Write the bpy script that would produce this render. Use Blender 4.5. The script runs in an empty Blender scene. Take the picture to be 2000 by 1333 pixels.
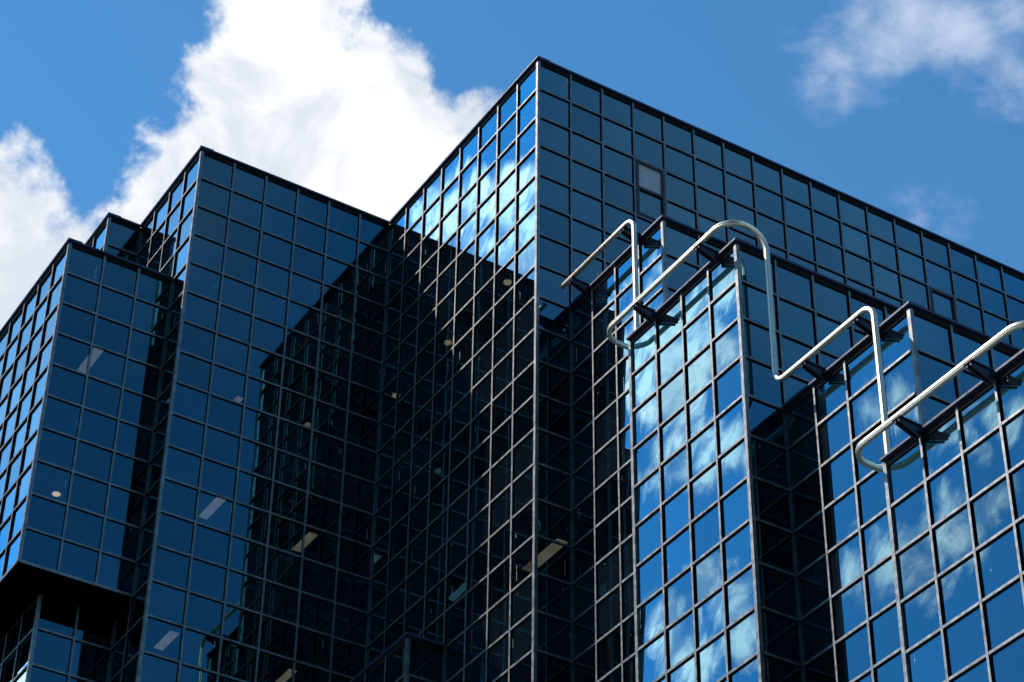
import bpy, bmesh, math, random
from mathutils import Vector, Matrix
random.seed(7)
T = 46.7                     # height of the main roof above the ground, metres
scene = bpy.context.scene

# ------------------------------------------------------------------ camera
cd = bpy.data.cameras.new("camera"); cam = bpy.data.objects.new("camera", cd)
scene.collection.objects.link(cam)
CAM = Vector((-24.4285, -39.1498, -45.1069 + T))
Rm = Matrix(((0.850375525, -0.329707186, -0.410066627),
             (-0.526047972, -0.515514714, -0.676400851),
             (0.011618842, 0.790909446, -0.611822892)))
cam.matrix_world = Matrix.Translation(CAM) @ Rm.to_4x4()
cd.sensor_width = 36.0; cd.lens = 4711.67 / 2000 * 36
cd.clip_end = 3000
scene.camera = cam

# ------------------------------------------------------------------ light
SUN = Vector((-1.0, 0.93, 1.74)).normalized()
sl = bpy.data.lights.new("sun", 'SUN'); sl.energy = 5.0; sl.angle = math.radians(0.5); sl.color = (1.0, 0.93, 0.83)
so = bpy.data.objects.new("sun", sl); scene.collection.objects.link(so)
so.rotation_euler = SUN.to_track_quat('Z', 'Y').to_euler()
so.location = (-40, 30, 90)
scene.view_settings.view_transform = 'Standard'; scene.view_settings.look = 'None'
scene.view_settings.exposure = 0.0; scene.view_settings.gamma = 1.0
scene.view_settings.use_curve_mapping = False
scene.cycles.max_bounces = 12; scene.cycles.glossy_bounces = 6; scene.cycles.transparent_max_bounces = 12
scene.cycles.transmission_bounces = 6; scene.cycles.diffuse_bounces = 3
scene.cycles.caustics_reflective = False; scene.cycles.caustics_refractive = False

class NT:
    """small helper to write node trees as expressions"""
    def __init__(s, tree): s.t = tree; s.n = tree.nodes; s.l = tree.links
    def put(s, sock, v):
        if v is None: return
        if hasattr(v, 'is_output'): s.l.new(v, sock)
        else:
            try: sock.default_value = v
            except Exception: sock.default_value = (v, v, v)
    def math(s, op, a, b=None, c=None, clamp=False):
        m = s.n.new('ShaderNodeMath'); m.operation = op; m.use_clamp = clamp
        for i, v in enumerate((a, b, c)): s.put(m.inputs[i], v)
        return m.outputs[0]
    def vec(s, op, a, b=None, scale=None):
        m = s.n.new('ShaderNodeVectorMath'); m.operation = op
        s.put(m.inputs[0], a); s.put(m.inputs[1], b)
        if scale is not None: s.put(m.inputs['Scale'], scale)
        return m.outputs['Value'] if op in ('DISTANCE', 'DOT_PRODUCT', 'LENGTH') else m.outputs[0]
    def noise(s, vec, scale, detail=4, rough=.55, dist=0., out='Fac'):
        m = s.n.new('ShaderNodeTexNoise'); s.put(m.inputs['Vector'], vec); s.put(m.inputs['Scale'], scale)
        m.inputs['Detail'].default_value = detail; m.inputs['Roughness'].default_value = rough
        m.inputs['Distortion'].default_value = dist
        return m.outputs[out] if out in m.outputs else m.outputs[1]
    def ramp(s, v, a, b, c=0., d=1., smooth=True):
        m = s.n.new('ShaderNodeMapRange'); m.interpolation_type = 'SMOOTHSTEP' if smooth else 'LINEAR'
        for i, x in enumerate((v, a, b, c, d)): s.put(m.inputs[i], x)
        return m.outputs[0]
    def mix(s, f, a, b, mode='MIX'):
        m = s.n.new('ShaderNodeMix'); m.data_type = 'RGBA'; m.blend_type = mode; m.clamp_factor = True
        s.put(m.inputs[0], f); s.put(m.inputs[6], a); s.put(m.inputs[7], b)
        return m.outputs[2]
    def mixs(s, f, a, b):
        m = s.n.new('ShaderNodeMixShader'); s.put(m.inputs[0], f); s.l.new(a, m.inputs[1]); s.l.new(b, m.inputs[2])
        return m.outputs[0]

# ------------------------------------------------------------------ world: sky and clouds, all in world directions
BIG = [(0.2831, 0.6485, 0.7066, 0.0275), (0.2819, 0.6704, 0.6863, 0.0255), (0.299, 0.6744, 0.6751, 0.0424),
       (0.3188, 0.6507, 0.6892, 0.0233), (0.3345, 0.6599, 0.6728, 0.0318), (0.2879, 0.7037, 0.6496, 0.0361),
       (0.3536, 0.6587, 0.6641, 0.0276), (0.3642, 0.636, 0.6803, 0.0085), (0.3308, 0.6936, 0.6399, 0.0488),
       (0.2688, 0.7161, 0.6442, 0.0225), (0.2811, 0.6293, 0.7245, 0.0297),
       (0.2054, 0.7515, 0.6269, 0.0345), (0.2293, 0.7486, 0.6221, 0.0235), (0.2284, 0.7657, 0.6013, 0.0424)]
THIN = [(0.4951, 0.5082, 0.7047, 0.0159), (0.5134, 0.4991, 0.6981, 0.0202), (0.528, 0.4833, 0.6983, 0.017), (0.4814, 0.5354, 0.694, 0.0102), (0.4912, 0.5242, 0.6957, 0.0159), (0.5319, 0.4959, 0.6864, 0.0117), (0.4764, 0.5446, 0.6902, 0.0042), (0.5281, 0.5539, 0.6437, 0.001), (0.5391, 0.5484, 0.6393, -0.002), (0.4806, 0.5195, 0.7065, 0.0053)]
WISP = [(-0.3658, 0.6661, 0.65, 0.0127), (-0.3789, 0.6551, 0.6537, 0.0159), (-0.3918, 0.6439, 0.6571, 0.0159),
        (-0.3985, 0.6544, 0.6426, 0.0127), (-0.3833, 0.6621, 0.644, 0.0127), (-0.4666, 0.6508, 0.599, 0.0233),
        (-0.4701, 0.6327, 0.6154, 0.017), (-0.4771, 0.6164, 0.6264, 0.0149), (-0.4949, 0.6521, 0.5743, 0.0127),
        (-0.474, 0.6741, 0.5665, 0.0096), (-0.4968, 0.6985, 0.5151, 0.0149), (-0.5127, 0.6805, 0.5234, 0.0106),
        (-0.526, 0.6802, 0.5106, 0.0106), (-0.5121, 0.6993, 0.4987, 0.0127), (-0.4386, 0.6462, 0.6245, 0.0074),
        (-0.4452, 0.637, 0.6293, 0.0064), (-0.4485, 0.6283, 0.6357, 0.0047), (-0.5396, 0.606, 0.5845, 0.0064),
        (-0.5463, 0.5974, 0.5871, 0.0074), (-0.5508, 0.6434, 0.5316, 0.0127), (-0.5673, 0.6273, 0.5336, 0.0159),
        (-0.5795, 0.6083, 0.5424, 0.0159), (-0.5758, 0.587, 0.5691, 0.0096), (-0.5918, 0.5901, 0.5491, 0.0127),
        (-0.5818, 0.5739, 0.5763, 0.0085), (-0.4753, 0.6644, 0.5768, 0.0127), (-0.274, 0.833, 0.4806, 0.0149), (-0.2916, 0.8307, 0.4743, 0.0127)]
SKY_TINT = (0.48, 1.0, 1.19, 1)
wd = bpy.data.worlds.new("World"); scene.world = wd; wd.use_nodes = True
w = NT(wd.node_tree); w.n.clear()
D = w.n.new('ShaderNodeTexCoord').outputs['Generated']
D = w.vec('NORMALIZE', D)
sky = w.n.new('ShaderNodeTexSky'); sky.sky_type = 'NISHITA'; sky.sun_disc = False
sky.sun_elevation = math.asin(SUN.z); sky.sun_rotation = math.atan2(SUN.x, SUN.y)
sky.air_density = 1.0; sky.dust_density = 0.0; sky.ozone_density = 2.0; sky.altitude = 50
base = w.mix(1.0, sky.outputs[0], SKY_TINT, 'MULTIPLY')

def blobs(lst, k):
    out = None
    for b in lst:
        s_ = w.math('SUBTRACT', b[3], w.vec('DISTANCE', D, b[:3]))
        out = s_ if out is None else w.math('SMOOTH_MAX', out, s_, k)
    return out
# towering cumulus
sd = w.math('SUBTRACT', blobs(BIG, 0.004), -.002)
n1 = w.noise(D, 38, 13, .60, .08)
n1b = w.noise(D, 9, 3, .5)
f = w.math('ADD', sd, w.math('MULTIPLY', w.math('SUBTRACT', n1, .5), .060))
f = w.math('ADD', f, w.math('MULTIPLY', w.math('SUBTRACT', n1b, .5), .035))
m_big = w.ramp(f, -0.006, 0.009)
shade = w.ramp(w.noise(w.vec('ADD', D, (3.1, .4, 1.7)), 17, 7, .55, .4), .42, .62)
col_big = w.mix(shade, (7.2, 7.2, 7.3, 1), (4.9, 5.3, 5.9, 1))
# thin fair-weather scraps
sd2 = w.math('ADD', blobs([b[:4] for b in THIN], .006), .003)
n2 = w.noise(w.vec('MULTIPLY', D, (1, 1, 1.7)), 24, 13, .60, .12)
g2 = w.math('ADD', sd2, w.math('MULTIPLY', w.math('SUBTRACT', n2, .5), .075))
m_thin = w.math('MULTIPLY', w.ramp(g2, -.010, .026), .64)
# windblown wisps on the sunny side of the sky (seen in the glass)
sd3 = blobs(WISP, 0.004)
n3 = w.noise(w.vec('MULTIPLY', D, (1.6, 1, .8)), 40, 12, .60, .45)
n3b = w.noise(D, 16, 4, .5, .6)
g = w.math('ADD', sd3, w.math('MULTIPLY', w.math('SUBTRACT', n3, .5), .05))
g = w.math('ADD', g, w.math('MULTIPLY', w.math('SUBTRACT', n3b, .5), .02))
m_wisp = w.math('MULTIPLY', w.ramp(g, -0.004, 0.011), .98)
n5 = w.noise(w.vec('MULTIPLY', D, (2.2, .8, .9)), 46, 12, .60, .5)
m_wisp = w.math('MULTIPLY', m_wisp, w.ramp(n5, .38, .58, .25, 1.0))
# faint broken cloud over the rest of the sky, so no reflection is a flat sheet
n4 = w.noise(w.vec('MULTIPLY', D, (1, 1, 2.2)), 5.5, 9, .6, .8)
m_far = w.math('MULTIPLY', w.ramp(n4, .56, .78), w.ramp(w.math('ADD', w.vec('DOT_PRODUCT', D, (.52, .6, .55)), 0), .55, .0))
m_far = w.math('MULTIPLY', m_far, .16)
HAZE = [(0.4435, -0.5914, 0.6735, 0.0913), (0.5187, -0.5734, 0.6341, 0.0637), (0.4339, -0.6349, 0.6393, 0.0424), (0.2781, -0.7116, 0.6452, 0.0467)]
VEIL = [(-0.2343, 0.7714, 0.5917, 0.07), (-0.271, 0.7195, 0.6394, 0.034)]
m_veil = w.math('MULTIPLY', w.ramp(w.math('ADD', blobs(VEIL, .02), w.math('MULTIPLY', w.math('SUBTRACT', w.noise(D, 14, 10, .6, .8), .5), .03)), -.03, .05), .34)
base = w.mix(m_veil, base, (8.0, 4.5, 3.4, 1))
sdh = blobs(HAZE, .03)
m_haze = w.math('MULTIPLY', w.ramp(w.math('ADD', sdh, w.math('MULTIPLY', w.math('SUBTRACT', w.noise(D, 9, 10, .62, .6), .5), .16)), -.03, .09), .22)
base = w.mix(m_haze, base, (6.2, 4.8, 4.2, 1))
c = w.mix(m_far, base, (5.4, 5.8, 6.4, 1))
c = w.mix(m_thin, c, (5.4, 5.9, 6.8, 1))
c = w.mix(m_wisp, c, (21, 13.0, 12.2, 1))
c = w.mix(m_big, c, col_big)
bg = w.n.new('ShaderNodeBackground'); w.l.new(c, bg.inputs[0]); bg.inputs[1].default_value = 0.15
wo = w.n.new('ShaderNodeOutputWorld'); w.l.new(bg.outputs[0], wo.inputs[0])

# ------------------------------------------------------------------ materials
def newmat(name):
    m = bpy.data.materials.new(name); m.use_nodes = True
    t = NT(m.node_tree); t.n.clear()
    o = t.n.new('ShaderNodeOutputMaterial')
    return m, t, o
def bsdf(t, color, rough=.5, metal=0., spec=.5, normal=None):
    b = t.n.new('ShaderNodeBsdfPrincipled')
    t.put(b.inputs['Base Color'], color); t.put(b.inputs['Roughness'], rough); t.put(b.inputs['Metallic'], metal)
    b.inputs['Specular IOR Level'].default_value = spec
    if normal is not None: t.l.new(normal, b.inputs['Normal'])
    return b
def plain(name, col, rough=.5, metal=0., var=.25, scale=3., spec=.5, bump=0.):
    m, t, o = newmat(name)
    pos = t.n.new('ShaderNodeNewGeometry').outputs['Position']
    n = t.noise(pos, scale, 8, .6)
    lo = tuple(c_ * (1 - var) for c_ in col[:3]) + (1,); hi = tuple(min(1, c_ * (1 + var)) for c_ in col[:3]) + (1,)
    colr = t.mix(t.ramp(n, .3, .7), lo, hi)
    r = t.ramp(t.noise(pos, scale * 2.3, 6, .6), .3, .7, max(.02, rough - .08), rough + .08)
    nrm = None
    if bump:
        bp = t.n.new('ShaderNodeBump'); bp.inputs['Strength'].default_value = .5; bp.inputs['Distance'].default_value = bump
        t.l.new(t.noise(pos, scale * 8, 6, .6), bp.inputs['Height']); nrm = bp.outputs[0]
    b = bsdf(t, colr, r, metal, spec, nrm)
    t.l.new(b.outputs[0], o.inputs[0])
    return m

def glass(name, tint, f0, f1, see=None):
    """coated facade glass: mirror layer over a dark backing (spandrel) or a tinted view inside (vision)"""
    m, t, o = newmat(name)
    geo = t.n.new('ShaderNodeNewGeometry'); pos = geo.outputs['Position']; nor = geo.outputs['Normal']
    cell = t.vec('FLOOR', t.vec('SUBTRACT', pos, (0, 0, T - 100)))
    wn = t.n.new('ShaderNodeTexWhiteNoise'); wn.noise_dimensions = '3D'; t.l.new(cell, wn.inputs['Vector'])
    rnd = wn.outputs['Color']
    sh = t.vec('ADD', pos, t.vec('SCALE', rnd, None, 40.))
    wav = t.vec('SUBTRACT', t.noise(t.vec('MULTIPLY', sh, (1, 1, .55)), 1.15, 1.5, .45, .3, 'Color'), (.5, .5, .5))
    tilt = t.vec('SUBTRACT', rnd, (.5, .5, .5))
    nn = t.vec('ADD', nor, t.vec('SCALE', wav, None, .0052))
    loc = t.vec('SUBTRACT', t.vec('FRACTION', t.vec('SUBTRACT', pos, (0, 0, T - 100))), (.5, .5, .5))   # each pane bows a little
    nn = t.vec('ADD', nn, t.vec('SCALE', loc, None, t.math('MULTIPLY_ADD', wn.outputs['Value'], .009, -.0025)))
    nn = t.vec('NORMALIZE', t.vec('ADD', nn, t.vec('SCALE', tilt, None, .005)))
    gl = t.n.new('ShaderNodeBsdfGlossy'); gl.distribution = 'GGX'
    v = t.ramp(wn.outputs['Value'], 0, 1, .87, 1.09, False)
    t.put(gl.inputs['Color'], t.vec('SCALE', tint[:3], None, v)); gl.inputs['Roughness'].default_value = 0.004
    t.l.new(nn, gl.inputs['Normal'])
    lw = t.n.new('ShaderNodeLayerWeight'); lw.inputs['Blend'].default_value = .5   # facing
    fac = t.math('ADD', t.math('MULTIPLY', t.math('POWER', lw.outputs['Facing'], 3.2), f1), f0)
    if see:
        bk = t.n.new('ShaderNodeBsdfTransparent'); bk.inputs[0].default_value = see
    else:
        bk = t.n.new('ShaderNodeBsdfDiffuse'); bk.inputs[0].default_value = (.006, .010, .016, 1)
    s1 = t.mixs(fac, bk.outputs[0], gl.outputs[0])
    # rain-streaked dust
    st = t.noise(t.vec('MULTIPLY', sh, (9, 9, .5)), 1.0, 5, .6)
    d = t.n.new('ShaderNodeBsdfDiffuse'); d.inputs[0].default_value = (.32, .33, .33, 1)
    df = t.math('ADD', t.math('MULTIPLY', t.ramp(st, .55, .8), .022), .003)
    s2 = t.mixs(df, s1, d.outputs[0])
    # a few dried white drips, at most one to a pane
    sp = t.n.new('ShaderNodeSeparateXYZ'); t.l.new(pos, sp.inputs[0]); rc = t.n.new('ShaderNodeSeparateXYZ'); t.l.new(rnd, rc.inputs[0])
    u = t.math('FRACT', t.math('ADD', sp.outputs[0], sp.outputs[1])); z = t.math('FRACT', t.math('SUBTRACT', sp.outputs[2], T - 100))
    u = t.math('ADD', u, t.math('MULTIPLY', t.math('SUBTRACT', t.noise(pos, 9, 3), .5), .03))
    du = t.math('ABSOLUTE', t.math('SUBTRACT', u, t.math('MULTIPLY_ADD', rc.outputs[0], .9, .05)))
    top = t.math('MULTIPLY_ADD', rc.outputs[1], .5, .45)
    ln = t.math('SUBTRACT', top, z)                       # distance below the top of the drip
    wid = t.math('MULTIPLY', t.ramp(t.noise(pos, 30, 3), .35, .7), .011)
    m_ = t.math('MULTIPLY', t.math('LESS_THAN', du, wid), t.math('GREATER_THAN', ln, 0.))
    m_ = t.math('MULTIPLY', m_, t.math('LESS_THAN', ln, t.math('MULTIPLY', t.math('POWER', rc.outputs[2], 3.), .5)))
    m_ = t.math('MULTIPLY', m_, t.math('GREATER_THAN', wn.outputs['Value'], .72))
    wh = t.n.new('ShaderNodeBsdfDiffuse'); wh.inputs[0].default_value = (.8, .8, .78, 1)
    t.l.new(t.mixs(t.math('MULTIPLY', m_, .8), s2, wh.outputs[0]), o.inputs[0])
    return m

TINT = (.42, .80, 1.0)
M = dict(
    spandrel=glass('spandrel_glass', (.26, .82, 1.07), .135, 2.95),
    vision=glass('vision_glass', (.29, .82, 1.04), .145, 2.9, (.075, .085, .09, 1)),
    alu=plain('weathered_aluminium', (.235, .23, .225), .42, .88, .28, 4, bump=.0006),
    gasket=plain('black_gasket', (.004, .004, .005), .7, 0, .2, 5, .2),
    alu_dark=plain('bronze_aluminium', (.055, .05, .055), .45, .3, .3, 6),
    coping=plain('navy_coping_paint', (.024, .036, .095), .42, .0, .2, 4, .6),
    roof=plain('roof_membrane', (.12, .12, .12), .9, 0, .3, 1),
    cladding=plain('dark_cladding', (.012, .014, .018), 1, 0, .3, .3, 0.),  # matte near-black for the added block that darkens reflections
    cladding_trim=plain('dark_cladding_trim', (.03, .03, .032), 1, 0, .3, .3, 0.),  # bands on the same added block
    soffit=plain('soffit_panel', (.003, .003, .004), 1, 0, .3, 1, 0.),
    ceiling=plain('ceiling_board', (.24, .24, .23), .9, 0, .08, 2),
    inner=plain('inner_wall', (.10, .10, .11), .8, 0, .2, 1),
    steel=plain('brushed_stainless_steel', (.88, .73, .58), .46, 1., .06, 9, bump=.0003),
    bracket=plain('bracket_paint', (.02, .022, .04), .4, 0, .3, 7),
    blind=plain('blind_fabric', (.6, .62, .6), .8, 0, .05, 3),
    opaque=plain('opaque_white_pane', (.34, .40, .43), .15, 0, .06, 2, 1.0),
    asphalt=plain('asphalt', (.05, .05, .052), .9, 0, .3, .6, bump=.004),
    paving=plain('concrete_paving', (.28, .27, .25), .85, 0, .2, 1.2, bump=.003),
    line=plain('road_paint', (.75, .75, .72), .7, 0, .1, 3),
)
def lampmat(name, col, s_):
    m, t, o = newmat(name)
    e = t.n.new('ShaderNodeEmission'); e.inputs[0].default_value = col
    lw = t.n.new('ShaderNodeNewGeometry')
    t.put(e.inputs[1], t.ramp(t.noise(lw.outputs['Position'], 3, 3), .3, .7, s_ * .85, s_ * 1.1))
    t.l.new(e.outputs[0], o.inputs[0]); return m
M['lamp'] = lampmat('lamp_diffuser', (1, .84, .58, 1), 1.1)
M['down'] = lampmat('downlight_diffuser', (1, .74, .42, 1), 7)
M['lamp_cool'] = lampmat('cool_lamp_diffuser', (.92, .95, 1, 1), 1.1)

# ------------------------------------------------------------------ mesh helpers
def obj(name, bm, mat, parent=None):
    me = bpy.data.meshes.new(name); bm.to_mesh(me); bm.free()
    o = bpy.data.objects.new(name, me); scene.collection.objects.link(o)
    if mat: me.materials.append(mat)
    if parent: o.parent = parent
    return o
def box(bm, x0, x1, y0, y1, z0, z1):
    vs = [bm.verts.new((x, y, z)) for z in (z0, z1) for y in (y0, y1) for x in (x0, x1)]
    for f_ in ((0, 2, 3, 1), (4, 5, 7, 6), (0, 1, 5, 4), (2, 6, 7, 3), (0, 4, 6, 2), (1, 3, 7, 5)):
        bm.faces.new([vs[i] for i in f_])
def prism(bm, pts, axis, a, b):
    """polygon (list of 2-tuples) extruded along axis 'y' or 'x'"""
    def P(p, t_): return (p[0], t_, p[1]) if axis == 'y' else (t_, p[0], p[1])
    A = [bm.verts.new(P(p, a)) for p in pts]; B = [bm.verts.new(P(p, b)) for p in pts]
    bm.faces.new(A); bm.faces.new(B[::-1])
    for i in range(len(pts)):
        j = (i + 1) % len(pts); bm.faces.new((A[j], A[i], B[i], B[j]))
    bmesh.ops.recalc_face_normals(bm, faces=bm.faces[:])
def tag(o, label=None, cat=None, group=None, kind=None):
    for k_, v_ in (('label', label), ('category', cat), ('group', group), ('kind', kind)):
        if v_: o[k_] = v_
    return o

# ------------------------------------------------------------------ setting
bm = bmesh.new(); box(bm, -1500, 1500, -1500, 1500, -1, -.05)
tag(obj('ground', bm, M['paving']), kind='structure')
bm = bmesh.new(); box(bm, -60, -10, -400, 400, -.2, 0.0)
tag(obj('road', bm, M['asphalt']), kind='structure')
bm = bmesh.new(); box(bm, -9.99, 60, -60, 60, -.2, .12)
tag(obj('pavement', bm, M['paving']), kind='structure')

# ------------------------------------------------------------------ the building
building = bpy.data.objects.new('glass_office_building', None); scene.collection.objects.link(building)
tag(building, 'dark blue mirrored glass office building of stepped blocks with a square mullion grid', 'building')
GB = -46                     # lowest row of panes
# blocks: name label, x0,x1,y0,y1, top, bottom
BL = {
 'A': ('tallest corner block with two long gridded faces', 0, 24, 0, 22, 0, GB),
 'L': ('tall block left of the deep shaded inner corner', -6, 0, 8, 22, 0, GB),
 'B': ('overhanging bay at the far left with a dark soffit', -9, -6, 9, 22, -4, -14),
 'C': ('narrow set back block behind the overhanging bay', -7, -6, 12, 22, 0, -4),
 'D': ('recessed block in the shade under the overhanging bay', -8, -6, 10, 22, -14, GB),
 'E': ('low block at the bottom of the shaded inner corner', -1, 0, 4, 8, -16, GB),
 'F': ('highest of the stepped blocks on the right, next to the tallest corner', 1, 24, -4, 0, -8, GB),
 'G': ('second stepped block on the right, its sunny face full of reflected cloud', 0, 24, -8, -4, -12, GB),
 'H': ('third stepped block on the right, behind the loop of steel rail', 1, 24, -12, -8, -16, GB),
 'I': ('lowest and nearest stepped block at the right edge', 0, 24, -16, -12, -20, GB),
 'J': ('stepped block beyond the right edge', 1, 24, -20, -16, -24, GB),
}
# faces: block, kind (L: plane x, looking -x / R: plane y, looking -y / K: plane y, looking +y), plane, from, to, top, bottom
FC = [
 ('A','L',0, 0,8, 0,GB), ('A','R',0, 0,1, 0,GB), ('A','R',0, 1,24, 0,-8),
 ('L','L',-6, 8,9, 0,GB), ('L','L',-6, 9,12, 0,-4), ('L','L',-6, 9,10, -14,GB), ('L','R',8, -6,0, 0,GB),
 ('B','R',9, -9,-6, -4,-14), ('B','L',-9, 9,22, -4,-14),
 ('C','R',12, -7,-6, 0,-4), ('C','L',-7, 12,22, 0,-4),
 ('D','R',10, -8,-6, -14,GB), ('D','L',-8, 10,22, -14,GB),
 ('E','R',4, -1,0, -16,GB), ('E','L',-1, 4,8, -16,GB),
 ('F','L',1, -4,0, -8,GB), ('F','R',-4, 1,24, -8,-12),
 ('G','L',0, -8,-4, -12,GB), ('G','R',-8, 0,1, -12,GB), ('G','R',-8, 1,24, -12,-16), ('G','K',-4, 0,1, -12,GB),
 ('H','L',1, -12,-8, -16,GB), ('H','R',-12, 1,24, -16,-20),
 ('I','L',0, -16,-12, -20,GB), ('I','R',-16, 0,1, -20,GB), ('I','R',-16, 1,24, -20,-24), ('I','K',-12, 0,1, -20,GB),
 ('J','L',1, -20,-16, -24,GB), ('J','R',-20, 1,24, -24,GB),
]
WIN = {('A', 'R', 3), ('A', 'R', 13)}     # opening windows, rows 3-4
HW, DP = .028, .043                        # half width and projection of a mullion

blocks = {}
EXP = {k_: set() for k_ in BL}
for f_ in FC: EXP[f_[0]].add(f_[1])
for k_, (lab, x0, x1, y0, y1, zt, zb) in BL.items():
    ix0 = x0 + (.10 if 'L' in EXP[k_] else 0); iy0 = y0 + (.10 if 'R' in EXP[k_] else 0)
    iy1 = y1 - (.10 if 'K' in EXP[k_] else 0)
    bm = bmesh.new()                       # inner core
    dx = min(4.0, (x1 - x0) * .6); dy = min(4.0, (y1 - y0) * .6)
    box(bm, x0 + dx, x1 - .01, y0 + dy, y1 - .01, T + zb, T + zt - .07)
    o = obj('tower_block', bm, M['inner'], building); o['label'] = lab
    blocks[k_] = o
    z = 0
    while z > zb:                          # deep floor zones behind the spandrel rows
        a, b = min(z, zt) , max(z - 2, zb)
        if a > b:
            bm = bmesh.new(); box(bm, ix0, x1 - .02, iy0, iy1 - .02, T + b + .0, T + a - .06)
            obj('floor_slab', bm, M['ceiling'], o)
        z -= 4
    bm = bmesh.new(); box(bm, x0 + .12, x1, y0 + .12, y1, T + zt - .05, T + zt - .01)
    obj('roof', bm, M['roof'], o)
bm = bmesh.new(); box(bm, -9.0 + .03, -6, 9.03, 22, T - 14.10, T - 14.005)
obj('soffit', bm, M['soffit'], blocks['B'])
bm = bmesh.new()
box(bm, -9, 24, 22, 22.15, 0, T - .02); box(bm, 24, 24.15, -20, 22, 0, T - .02)
obj('rear_wall', bm, M['inner'], building)

def fp(kind, P, u, n, z):
    """point on a facade: u along it, n metres out of it"""
    if kind == 'L': return (P - n, u, z + T)
    if kind == 'R': return (u, P - n, z + T)
    return (u, P + n, z + T)
def fbox(bm, kind, P, u0, u1, n0, n1, z0, z1):
    a = fp(kind, P, u0, n0, z0); b = fp(kind, P, u1, n1, z1)
    box(bm, min(a[0], b[0]), max(a[0], b[0]), min(a[1], b[1]), max(a[1], b[1]), z0 + T, z1 + T)

# --- which panes show (projected area, hidden ones left out), for splitting
def project(p):
    d = Rm.transposed() @ (Vector(p) - CAM)
    if d.z >= 0: return None
    return (1000 + 4711.67 * d.x / -d.z, 666.5 - 4711.67 * d.y / -d.z)
def blocked(p, skip_eps=.03):
    d = CAM - Vector(p)
    for (lab, x0, x1, y0, y1, zt, zb) in BL.values():
        t0, t1 = 0.0, 1.0
        for i, (lo, hi) in enumerate(((x0, x1), (y0, y1), (zb + T, zt + T))):
            lo += .01; hi -= .01
            if abs(d[i]) < 1e-9:
                if p[i] < lo or p[i] > hi: t0 = 2
                continue
            a = (lo - p[i]) / d[i]; b = (hi - p[i]) / d[i]
            if a > b: a, b = b, a
            t0 = max(t0, a); t1 = min(t1, b)
        if t0 < t1: return True
    return False
panes = []
for (k_, kind, P, u0, u1, zt, zb) in FC:
    for i in range(u0, u1):
        for z in range(zt, zb, -1):
            row = -z + 1
            if (k_, kind, i) in WIN and P == 0 and row in (3, 4): continue
            c = [project(fp(kind, P, i + a, 0, z - b)) for a, b in ((0, 0), (1, 0), (1, 1), (0, 1))]
            area = 0
            if all(c) and not blocked(fp(kind, P, i + .5, .02, z - .5)):
                c = [(min(2000, max(0, x)), min(1333, max(0, y))) for x, y in c]
                area = abs(sum(c[q][0] * c[(q + 1) % 4][1] - c[(q + 1) % 4][0] * c[q][1] for q in range(4))) / 2
            panes.append((area, k_, kind, P, i, z, row))
panes.sort(key=lambda p: -p[0])
def pane_quad(bm, kind, P, i, z):
    n = -.006
    vs = [bm.verts.new(fp(kind, P, i + a, n, z - b)) for a, b in ((.02, .98), (.98, .98), (.98, .02), (.02, .02))]
    f_ = bm.faces.new(vs if kind != 'L' else vs[::-1])
    return f_
def is_vision(row): return (row - 1) % 4 in (2, 3)
rest = bmesh.new()
for q, (area, k_, kind, P, i, z, row) in enumerate(panes):
    if q < 100:
        bm = bmesh.new(); pane_quad(bm, kind, P, i, z)
        obj('window_pane', bm, M['vision' if is_vision(row) else 'spandrel'], blocks[k_])
    else:
        f_ = pane_quad(rest, kind, P, i, z); f_.material_index = 1 if is_vision(row) else 0
o = obj('window_panes', rest, M['spandrel'], building); o.data.materials.append(M['vision']); o['kind'] = 'stuff'
o['label'] = 'dark blue mirrored panes filling the rest of the grid'

# --- mullion grids: bright pressure caps over black gaskets
for (k_, kind, P, u0, u1, zt, zb) in FC:
    bm = bmesh.new(); bars = []
    for i in range(u0, u1 + 1):
        a = i - HW; b = i + HW
        if i == u0: a = i
        if i == u1: b = i
        bars.append((a, b, zb, zt - .02, 0))
    for z in range(zt - 1, zb - 1, -1):
        z0, z1 = z - HW, z + HW
        if z == zb and zb != GB: z0 = z - .01; z1 = z + .07
        bars.append((u0 + .01, u1 - .01, z0, z1, .004))
    for a, b, z0, z1, sh in bars:
        fbox(bm, kind, P, a, b, DP - .010 - sh, DP - sh, z0, z1)
    nf = len(bm.faces)
    for a, b, z0, z1, sh in bars:
        e = .003 if sh else 0; g_ = .003
        fbox(bm, kind, P, a + (0 if sh else g_), b - (0 if sh else g_), -.02 + sh, DP - .0101 - sh, z0 + e, z1 - e)
    fbox(bm, kind, P, u0 + .01, u1 - .01, -.015, DP - .016, zt - .115, zt + .017)
    bm.faces.ensure_lookup_table()
    for f_ in bm.faces[nf:]: f_.material_index = 1
    o = obj('mullion_grid', bm, M['alu'], blocks[k_]); o.data.materials.append(M['gasket'])

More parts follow.
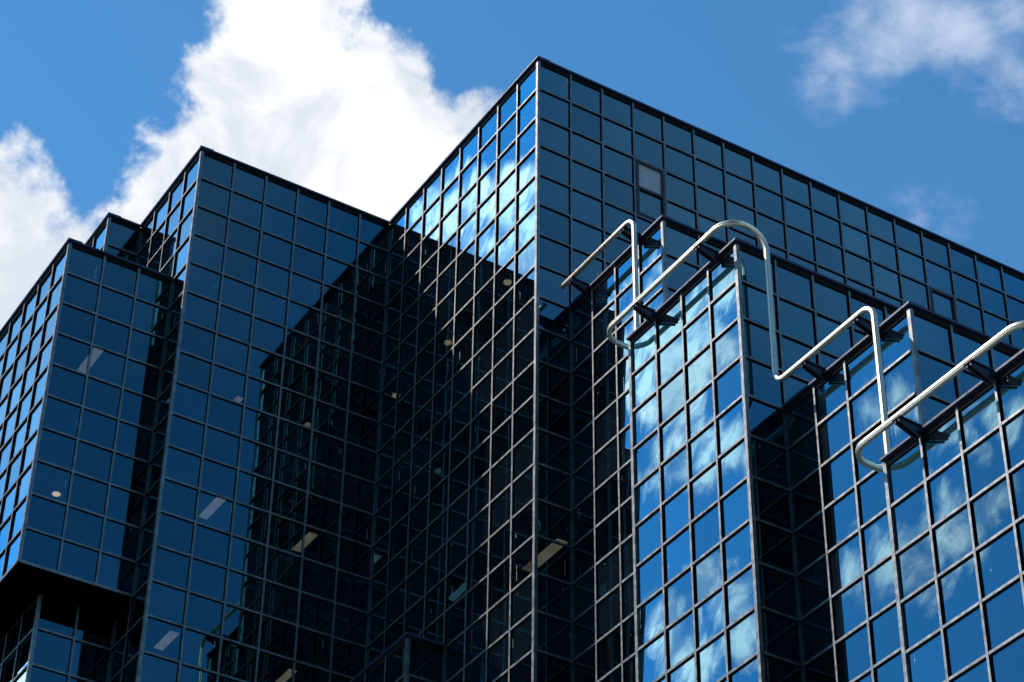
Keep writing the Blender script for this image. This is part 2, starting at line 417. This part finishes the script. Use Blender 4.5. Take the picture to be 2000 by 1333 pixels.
# --- corner posts and parapet copings
CORN = [('A',0,0,0,GB),('L',-6,8,0,GB),('B',-9,9,-4,-14),('C',-7,12,0,-4),('D',-8,10,-14,GB),('E',-1,4,-16,GB),
        ('F',1,-4,-8,-12),('G',0,-8,-12,GB),('H',1,-12,-16,-20),('I',0,-16,-20,GB),('J',1,-20,-24,GB)]
for (k_, x, y, zt, zb) in CORN:
    bm = bmesh.new()
    box(bm, x - DP - .004, x + .042, y - DP - .004, y + .042, T + zb, T + zt - .06)
    obj('corner_post', bm, M['alu'], blocks[k_])
for (k_, x, y, zt) in (('G', 0, -4, -12), ('I', 0, -12, -20)):
    bm = bmesh.new(); box(bm, x - DP - .004, x + .042, y - .042, y + DP + .004, T + GB, T + zt - .06)
    obj('corner_post', bm, M['alu'], blocks[k_])
OV = .10
def coping_profile(sign, P):
    return [(P - OV, .018), (P - OV, .068), (P - OV + .015, .082), (P + .30, .10), (P + .30, .018)]
LC = [('A',0,0,8,0),('L',-6,8,12,0),('B',-9,9,22,-4),('C',-7,12,22,0),('E',-1,4,8,-16),('F',1,-4,0,-8),
      ('G',0,-8,-4,-12),('H',1,-12,-8,-16),('I',0,-16,-12,-20),('J',1,-20,-16,-24)]
RC = [('A',0,0,24,0),('L',8,-6,0,0),('B',9,-9,-6,-4),('C',12,-7,-6,0),('E',4,-1,0,-16),('F',-4,1,24,-8),
      ('G',-8,0,24,-12),('H',-12,1,24,-16),('I',-16,0,24,-20),('J',-20,1,24,-24)]
def coping_joints(bm, axis, P, z, a, b):
    n = len(bm.faces); t_ = a + 1.62
    while t_ < b - .5:                      # butt joints between coping lengths
        prism(bm, [(px - .0025 if px < P else px - .002, pz + .0025 + z + T) for px, pz in coping_profile(0, P)[:4]], axis, t_, t_ + .014); t_ += 2.5
    bm.faces.ensure_lookup_table()
    for f_ in bm.faces[n:]: f_.material_index = 1
for (k_, P, a, b, z) in LC:
    bm = bmesh.new()
    e1 = b + (.06 if k_ in 'GI' else -.05)
    prism(bm, [(px, pz + z + T) for px, pz in coping_profile(0, P)], 'y', a - OV + .001, e1)
    coping_joints(bm, 'y', P, z, a, e1); o = obj('coping', bm, M['coping'], blocks[k_]); o.data.materials.append(M['gasket'])
for (k_, P, a, b, z) in RC:
    bm = bmesh.new()
    prism(bm, [(px, pz + z + T) for px, pz in coping_profile(0, P)], 'x', a + .301, b - (.05 if b < 20 else 0))
    coping_joints(bm, 'x', P, z, a, b); o = obj('coping', bm, M['coping'], blocks[k_]); o.data.materials.append(M['gasket'])
# round-ended upstand behind the short copings
for (k_, P, a, b, z) in RC:
    if k_ in 'LBCEG':
        bm = bmesh.new()
        e = b - .1 if b < 20 else a + 2.0
        s0 = a + (.62 if k_ != 'G' else 1.3)
        prof = [(s0, .05), (s0 + .02, .12), (s0 + .09, .16), (s0 + .22, .175), (e, .175), (e, .05)]
        prism(bm, [(px, pz + z + T) for px, pz in prof], 'y', P + .02, P + .20)
        obj('roof_upstand', bm, M['coping'], blocks[k_])

# --- opening windows in the tall right-hand face
for n_, i in enumerate((3, 13)):
    bm = bmesh.new(); zt, zb = -2, -4
    a, b = i + .045, i + .955; t_ = zt - .045; u_ = zb + .045; W = .075
    fbox(bm, 'R', 0, a, a + W, -.01, .060, u_, t_); fbox(bm, 'R', 0, b - W, b, -.01, .060, u_, t_)
    fbox(bm, 'R', 0, a + W, b - W, -.01, .057, t_ - W, t_); fbox(bm, 'R', 0, a + W, b - W, -.01, .057, u_, u_ + W)
    fbox(bm, 'R', 0, a + W, b - W, -.01, .054, -3 - .035, -3 + .035)
    wf = obj('opening_window', bm, M['alu_dark'], blocks['A'])
    wf['label'] = ('hinged window with a thick frame and a pale upper pane' if n_ == 0 else
                   'hinged window with a thick frame farther right on the tall face')
    for r_, z in ((3, -2), (4, -3)):
        bm = bmesh.new(); f_ = pane_quad(bm, 'R', 0, i, z)
        obj('window_pane', bm, M['opaque'] if (n_ == 0 and r_ == 3) else M['vision'], blocks['A'])

# ------------------------------------------------------------------ unseen dark block, added so doubly mirrored corners go near-black
tw = bpy.data.objects.new('dark_tower', None); scene.collection.objects.link(tw); tw.location = (-80, -115, 0)
tag(tw, 'dark glass tower across the street, seen only mirrored in the shaded panes', 'building')
bpy.context.view_layer.update()
def under(o, p): o.matrix_parent_inverse = p.matrix_world.inverted(); return o
bm = bmesh.new(); box(bm, -130, -25, -150, -80, 0, 190); under(obj('tower_body', bm, M['cladding'], tw), tw)
bm = bmesh.new()
for z in range(4, 190, 4):
    box(bm, -130.1, -24.9, -150.1, -79.9, z, z + .5)
under(obj('floor_band', bm, M['cladding_trim'], tw), tw)

# ------------------------------------------------------------------ stainless access rail
RZ = .20
def fillet(path, rad, seg=12):
    out = [Vector(path[0])]
    for i in range(1, len(path) - 1):
        p = Vector(path[i]); a = (Vector(path[i - 1]) - p).normalized(); b = (Vector(path[i + 1]) - p).normalized()
        r = rad[i]
        c = p + (a + b) * r
        s = p + a * r; e = p + b * r
        for k in range(seg + 1):
            th = k / seg * math.pi / 2
            out.append(c - b * r * math.cos(th) - a * r * math.sin(th))
    out.append(Vector(path[-1])); return out
def sweep(bm, pts, prof, up):
    # rotation-minimising frames
    tans = []
    for i in range(len(pts)):
        a = pts[max(0, i - 1)]; b = pts[min(len(pts) - 1, i + 1)]
        tans.append((b - a).normalized())
    n = (Vector(up) - tans[0] * Vector(up).dot(tans[0])).normalized()
    rings = []
    for i, (p, t_) in enumerate(zip(pts, tans)):
        if i:
            ax = tans[i - 1].cross(t_)
            if ax.length > 1e-8:
                n = Matrix.Rotation(tans[i - 1].angle(t_), 3, ax.normalized()) @ n
            n = (n - t_ * n.dot(t_)).normalized()
        s = t_.cross(n)
        rings.append([bm.verts.new(p + n * y + s * x) for x, y in prof])
    m = len(prof)
    for i in range(len(rings) - 1):
        for j in range(m):
            f_ = bm.faces.new((rings[i][j], rings[i][(j + 1) % m], rings[i + 1][(j + 1) % m], rings[i + 1][j])); f_.smooth = True
    bm.faces.new(rings[0][::-1]); bm.faces.new(rings[-1])
    bmesh.ops.recalc_face_normals(bm, faces=bm.faces[:])
prof = []
for k in range(40):
    th = 2 * math.pi * k / 40
    c_, s_ = math.cos(th), math.sin(th)
    r = 1 / ((abs(c_) / .066) ** 3 + (abs(s_) / .058) ** 3) ** (1 / 3)
    deg = k * 9
    if deg in (54, 63) or deg in (117,): r *= .80         # narrow seams of the track
    if 252 <= deg <= 288: r *= .62                         # slot underneath
    prof.append((c_ * r * .93, s_ * r * .93))
def rp(x, y, z): return (x, y, z + RZ + T)
path = [rp(.48, -.38, -8), rp(.48, -3.55, -8), rp(.48, -3.55, -12), rp(-.52, -3.55, -12), rp(-.52, -8.41, -12), rp(.48, -8.41, -12),
        rp(.48, -8.41, -16), rp(.48, -11.55, -16), rp(.48, -11.55, -20), rp(-.52, -11.55, -20), rp(-.52, -16.41, -20), rp(.48, -16.41, -20), rp(.48, -16.41, -23)]
rads = [0, .34, .3, .5, .48, .48, .3, .34, .3, .5, .48, .48, 0]
pts = fillet(path, rads)
rail = bpy.data.objects.new('access_rail', None); scene.collection.objects.link(rail); rail.location = (.48, -.38, T - 8)
tag(rail, 'polished steel access rail zigzagging down along the roof edges of the stepped blocks', 'rail')
bpy.context.view_layer.update()
def under_rail(o): o.matrix_parent_inverse = rail.matrix_world.inverted(); return o
bm = bmesh.new(); sweep(bm, pts, prof, (0, 0, 1)); under_rail(obj('tube', bm, M['steel'], rail))
# joint sleeves
bm = bmesh.new()
def sleeve(a, b): sweep(bm, [Vector(a), Vector(b)], [(x * 1.035, y * 1.035) for x, y in prof[::1]], (0, 0, 1) if abs(a[2] - b[2]) < .01 else (0, -1, 0))
for (x, y, z, ax) in ((.48, -3.55, -8.75, 2), (.48, -3.55, -11.3, 2), (-.52, -7.3, -12, 1), (.48, -8.41, -12.8, 2), (.48, -8.41, -15.3, 2), (.48, -11.55, -16.8, 2), (.48, -9.0, -16, 1)):
    a = list(rp(x, y, z)); b = list(a); b[ax] += .012; sleeve(a, b)
under_rail(obj('joint', bm, M['steel'], rail))
for (X, y, z) in ((1, -.85, -8), (1, -3.1, -8), (0, -4.97, -12), (0, -7.37, -12), (1, -9.37, -16), (1, -11.05, -16), (0, -13.02, -20), (0, -14.97, -20)):
    bm = bmesh.new()
    zz = z + T
    prism(bm, [(X - OV - .002, zz - .12), (X - OV - .002, zz + .10), (X - .50, zz + .145), (X - .56, zz + .145), (X - .56, zz + .06)], 'y', y - .06, y - .02)
    prism(bm, [(X - OV - .002, zz - .12), (X - OV - .002, zz + .10), (X - .50, zz + .145), (X - .56, zz + .145), (X - .56, zz + .06)], 'y', y + .04, y + .08)
    prism(bm, [(X + .05, zz + .093), (X + .05, zz + .12), (X - .58, zz + .15), (X - .58, zz + .13)], 'y', y - .10, y + .12)
    under_rail(obj('bracket', bm, M['bracket'], rail))

# ------------------------------------------------------------------ ceiling lights seen through the glass
def downlight(x, y, z, label):
    bm = bmesh.new(); bmesh.ops.create_cone(bm, cap_ends=True, segments=32, radius1=.105, radius2=.105, depth=.02)
    bmesh.ops.translate(bm, verts=bm.verts, vec=(x, y, T + z - .013))
    o = obj('downlight', bm, M['down']); tag(o, label, 'ceiling light', 'round downlights behind the glass')
def strip(x, y, z, label, L=1.1, W_=.26, m='lamp'):
    e = bpy.data.objects.new('strip_light', None); scene.collection.objects.link(e); e.location = (x, y, T + z)
    tag(e, label, 'ceiling light', 'strip lights behind the glass'); bpy.context.view_layer.update()
    bm = bmesh.new(); box(bm, x - W_ / 2, x + W_ / 2, y - L / 2, y + L / 2, T + z - .03, T + z - .008)
    o = obj('diffuser', bm, M[m], e); o.matrix_parent_inverse = e.matrix_world.inverted()
    bm = bmesh.new(); box(bm, x - W_ / 2 - .02, x + W_ / 2 + .02, y - L / 2 - .02, y + L / 2 + .02, T + z - .02, T + z + .01)
    o = obj('housing', bm, M['inner'], e); o.matrix_parent_inverse = e.matrix_world.inverted()
downlight(.38, 2.04, -6, 'round warm downlight nearest the bright vertical corner of the tallest block')
downlight(.38, 5.05, -6, 'round warm downlight in the middle of the shaded inner face')
downlight(.38, 7.85, -6, 'round warm downlight beside the deep inner corner')
downlight(-7.47, 11.57, -10, 'round downlight low in the overhanging bay at far left')
strip(1.45, 1.9, -14, 'large warm strip light just right of the tall corner post', 1.6, .30)
strip(-3.77, 9.9, -10, 'pale strip light in the middle of the left block', 1.2, .26, 'lamp_cool')
strip(-.96, 10.08, -10, 'warm strip light inside the shaded reflection of the left block', 1.0, .26)
strip(-7.33, 10.9, -6, 'pale strip light near the top of the overhanging bay', 1.3, .26, 'lamp_cool')
strip(-4.44, 10.38, -14, 'pale strip light low in the left block above the frame edge', 1.0, .26, 'lamp_cool')
strip(-3.17, 10.6, -6, 'small pale strip light partly hidden by a mullion in the left block', .8, .2)
strip(-1.07, 10.4, -14, 'warm strip light at the bottom of the left block', .9, .22)
strip(-1.01, 10.6, -6, 'small warm strip light high in the shaded part of the left block', .7, .18)
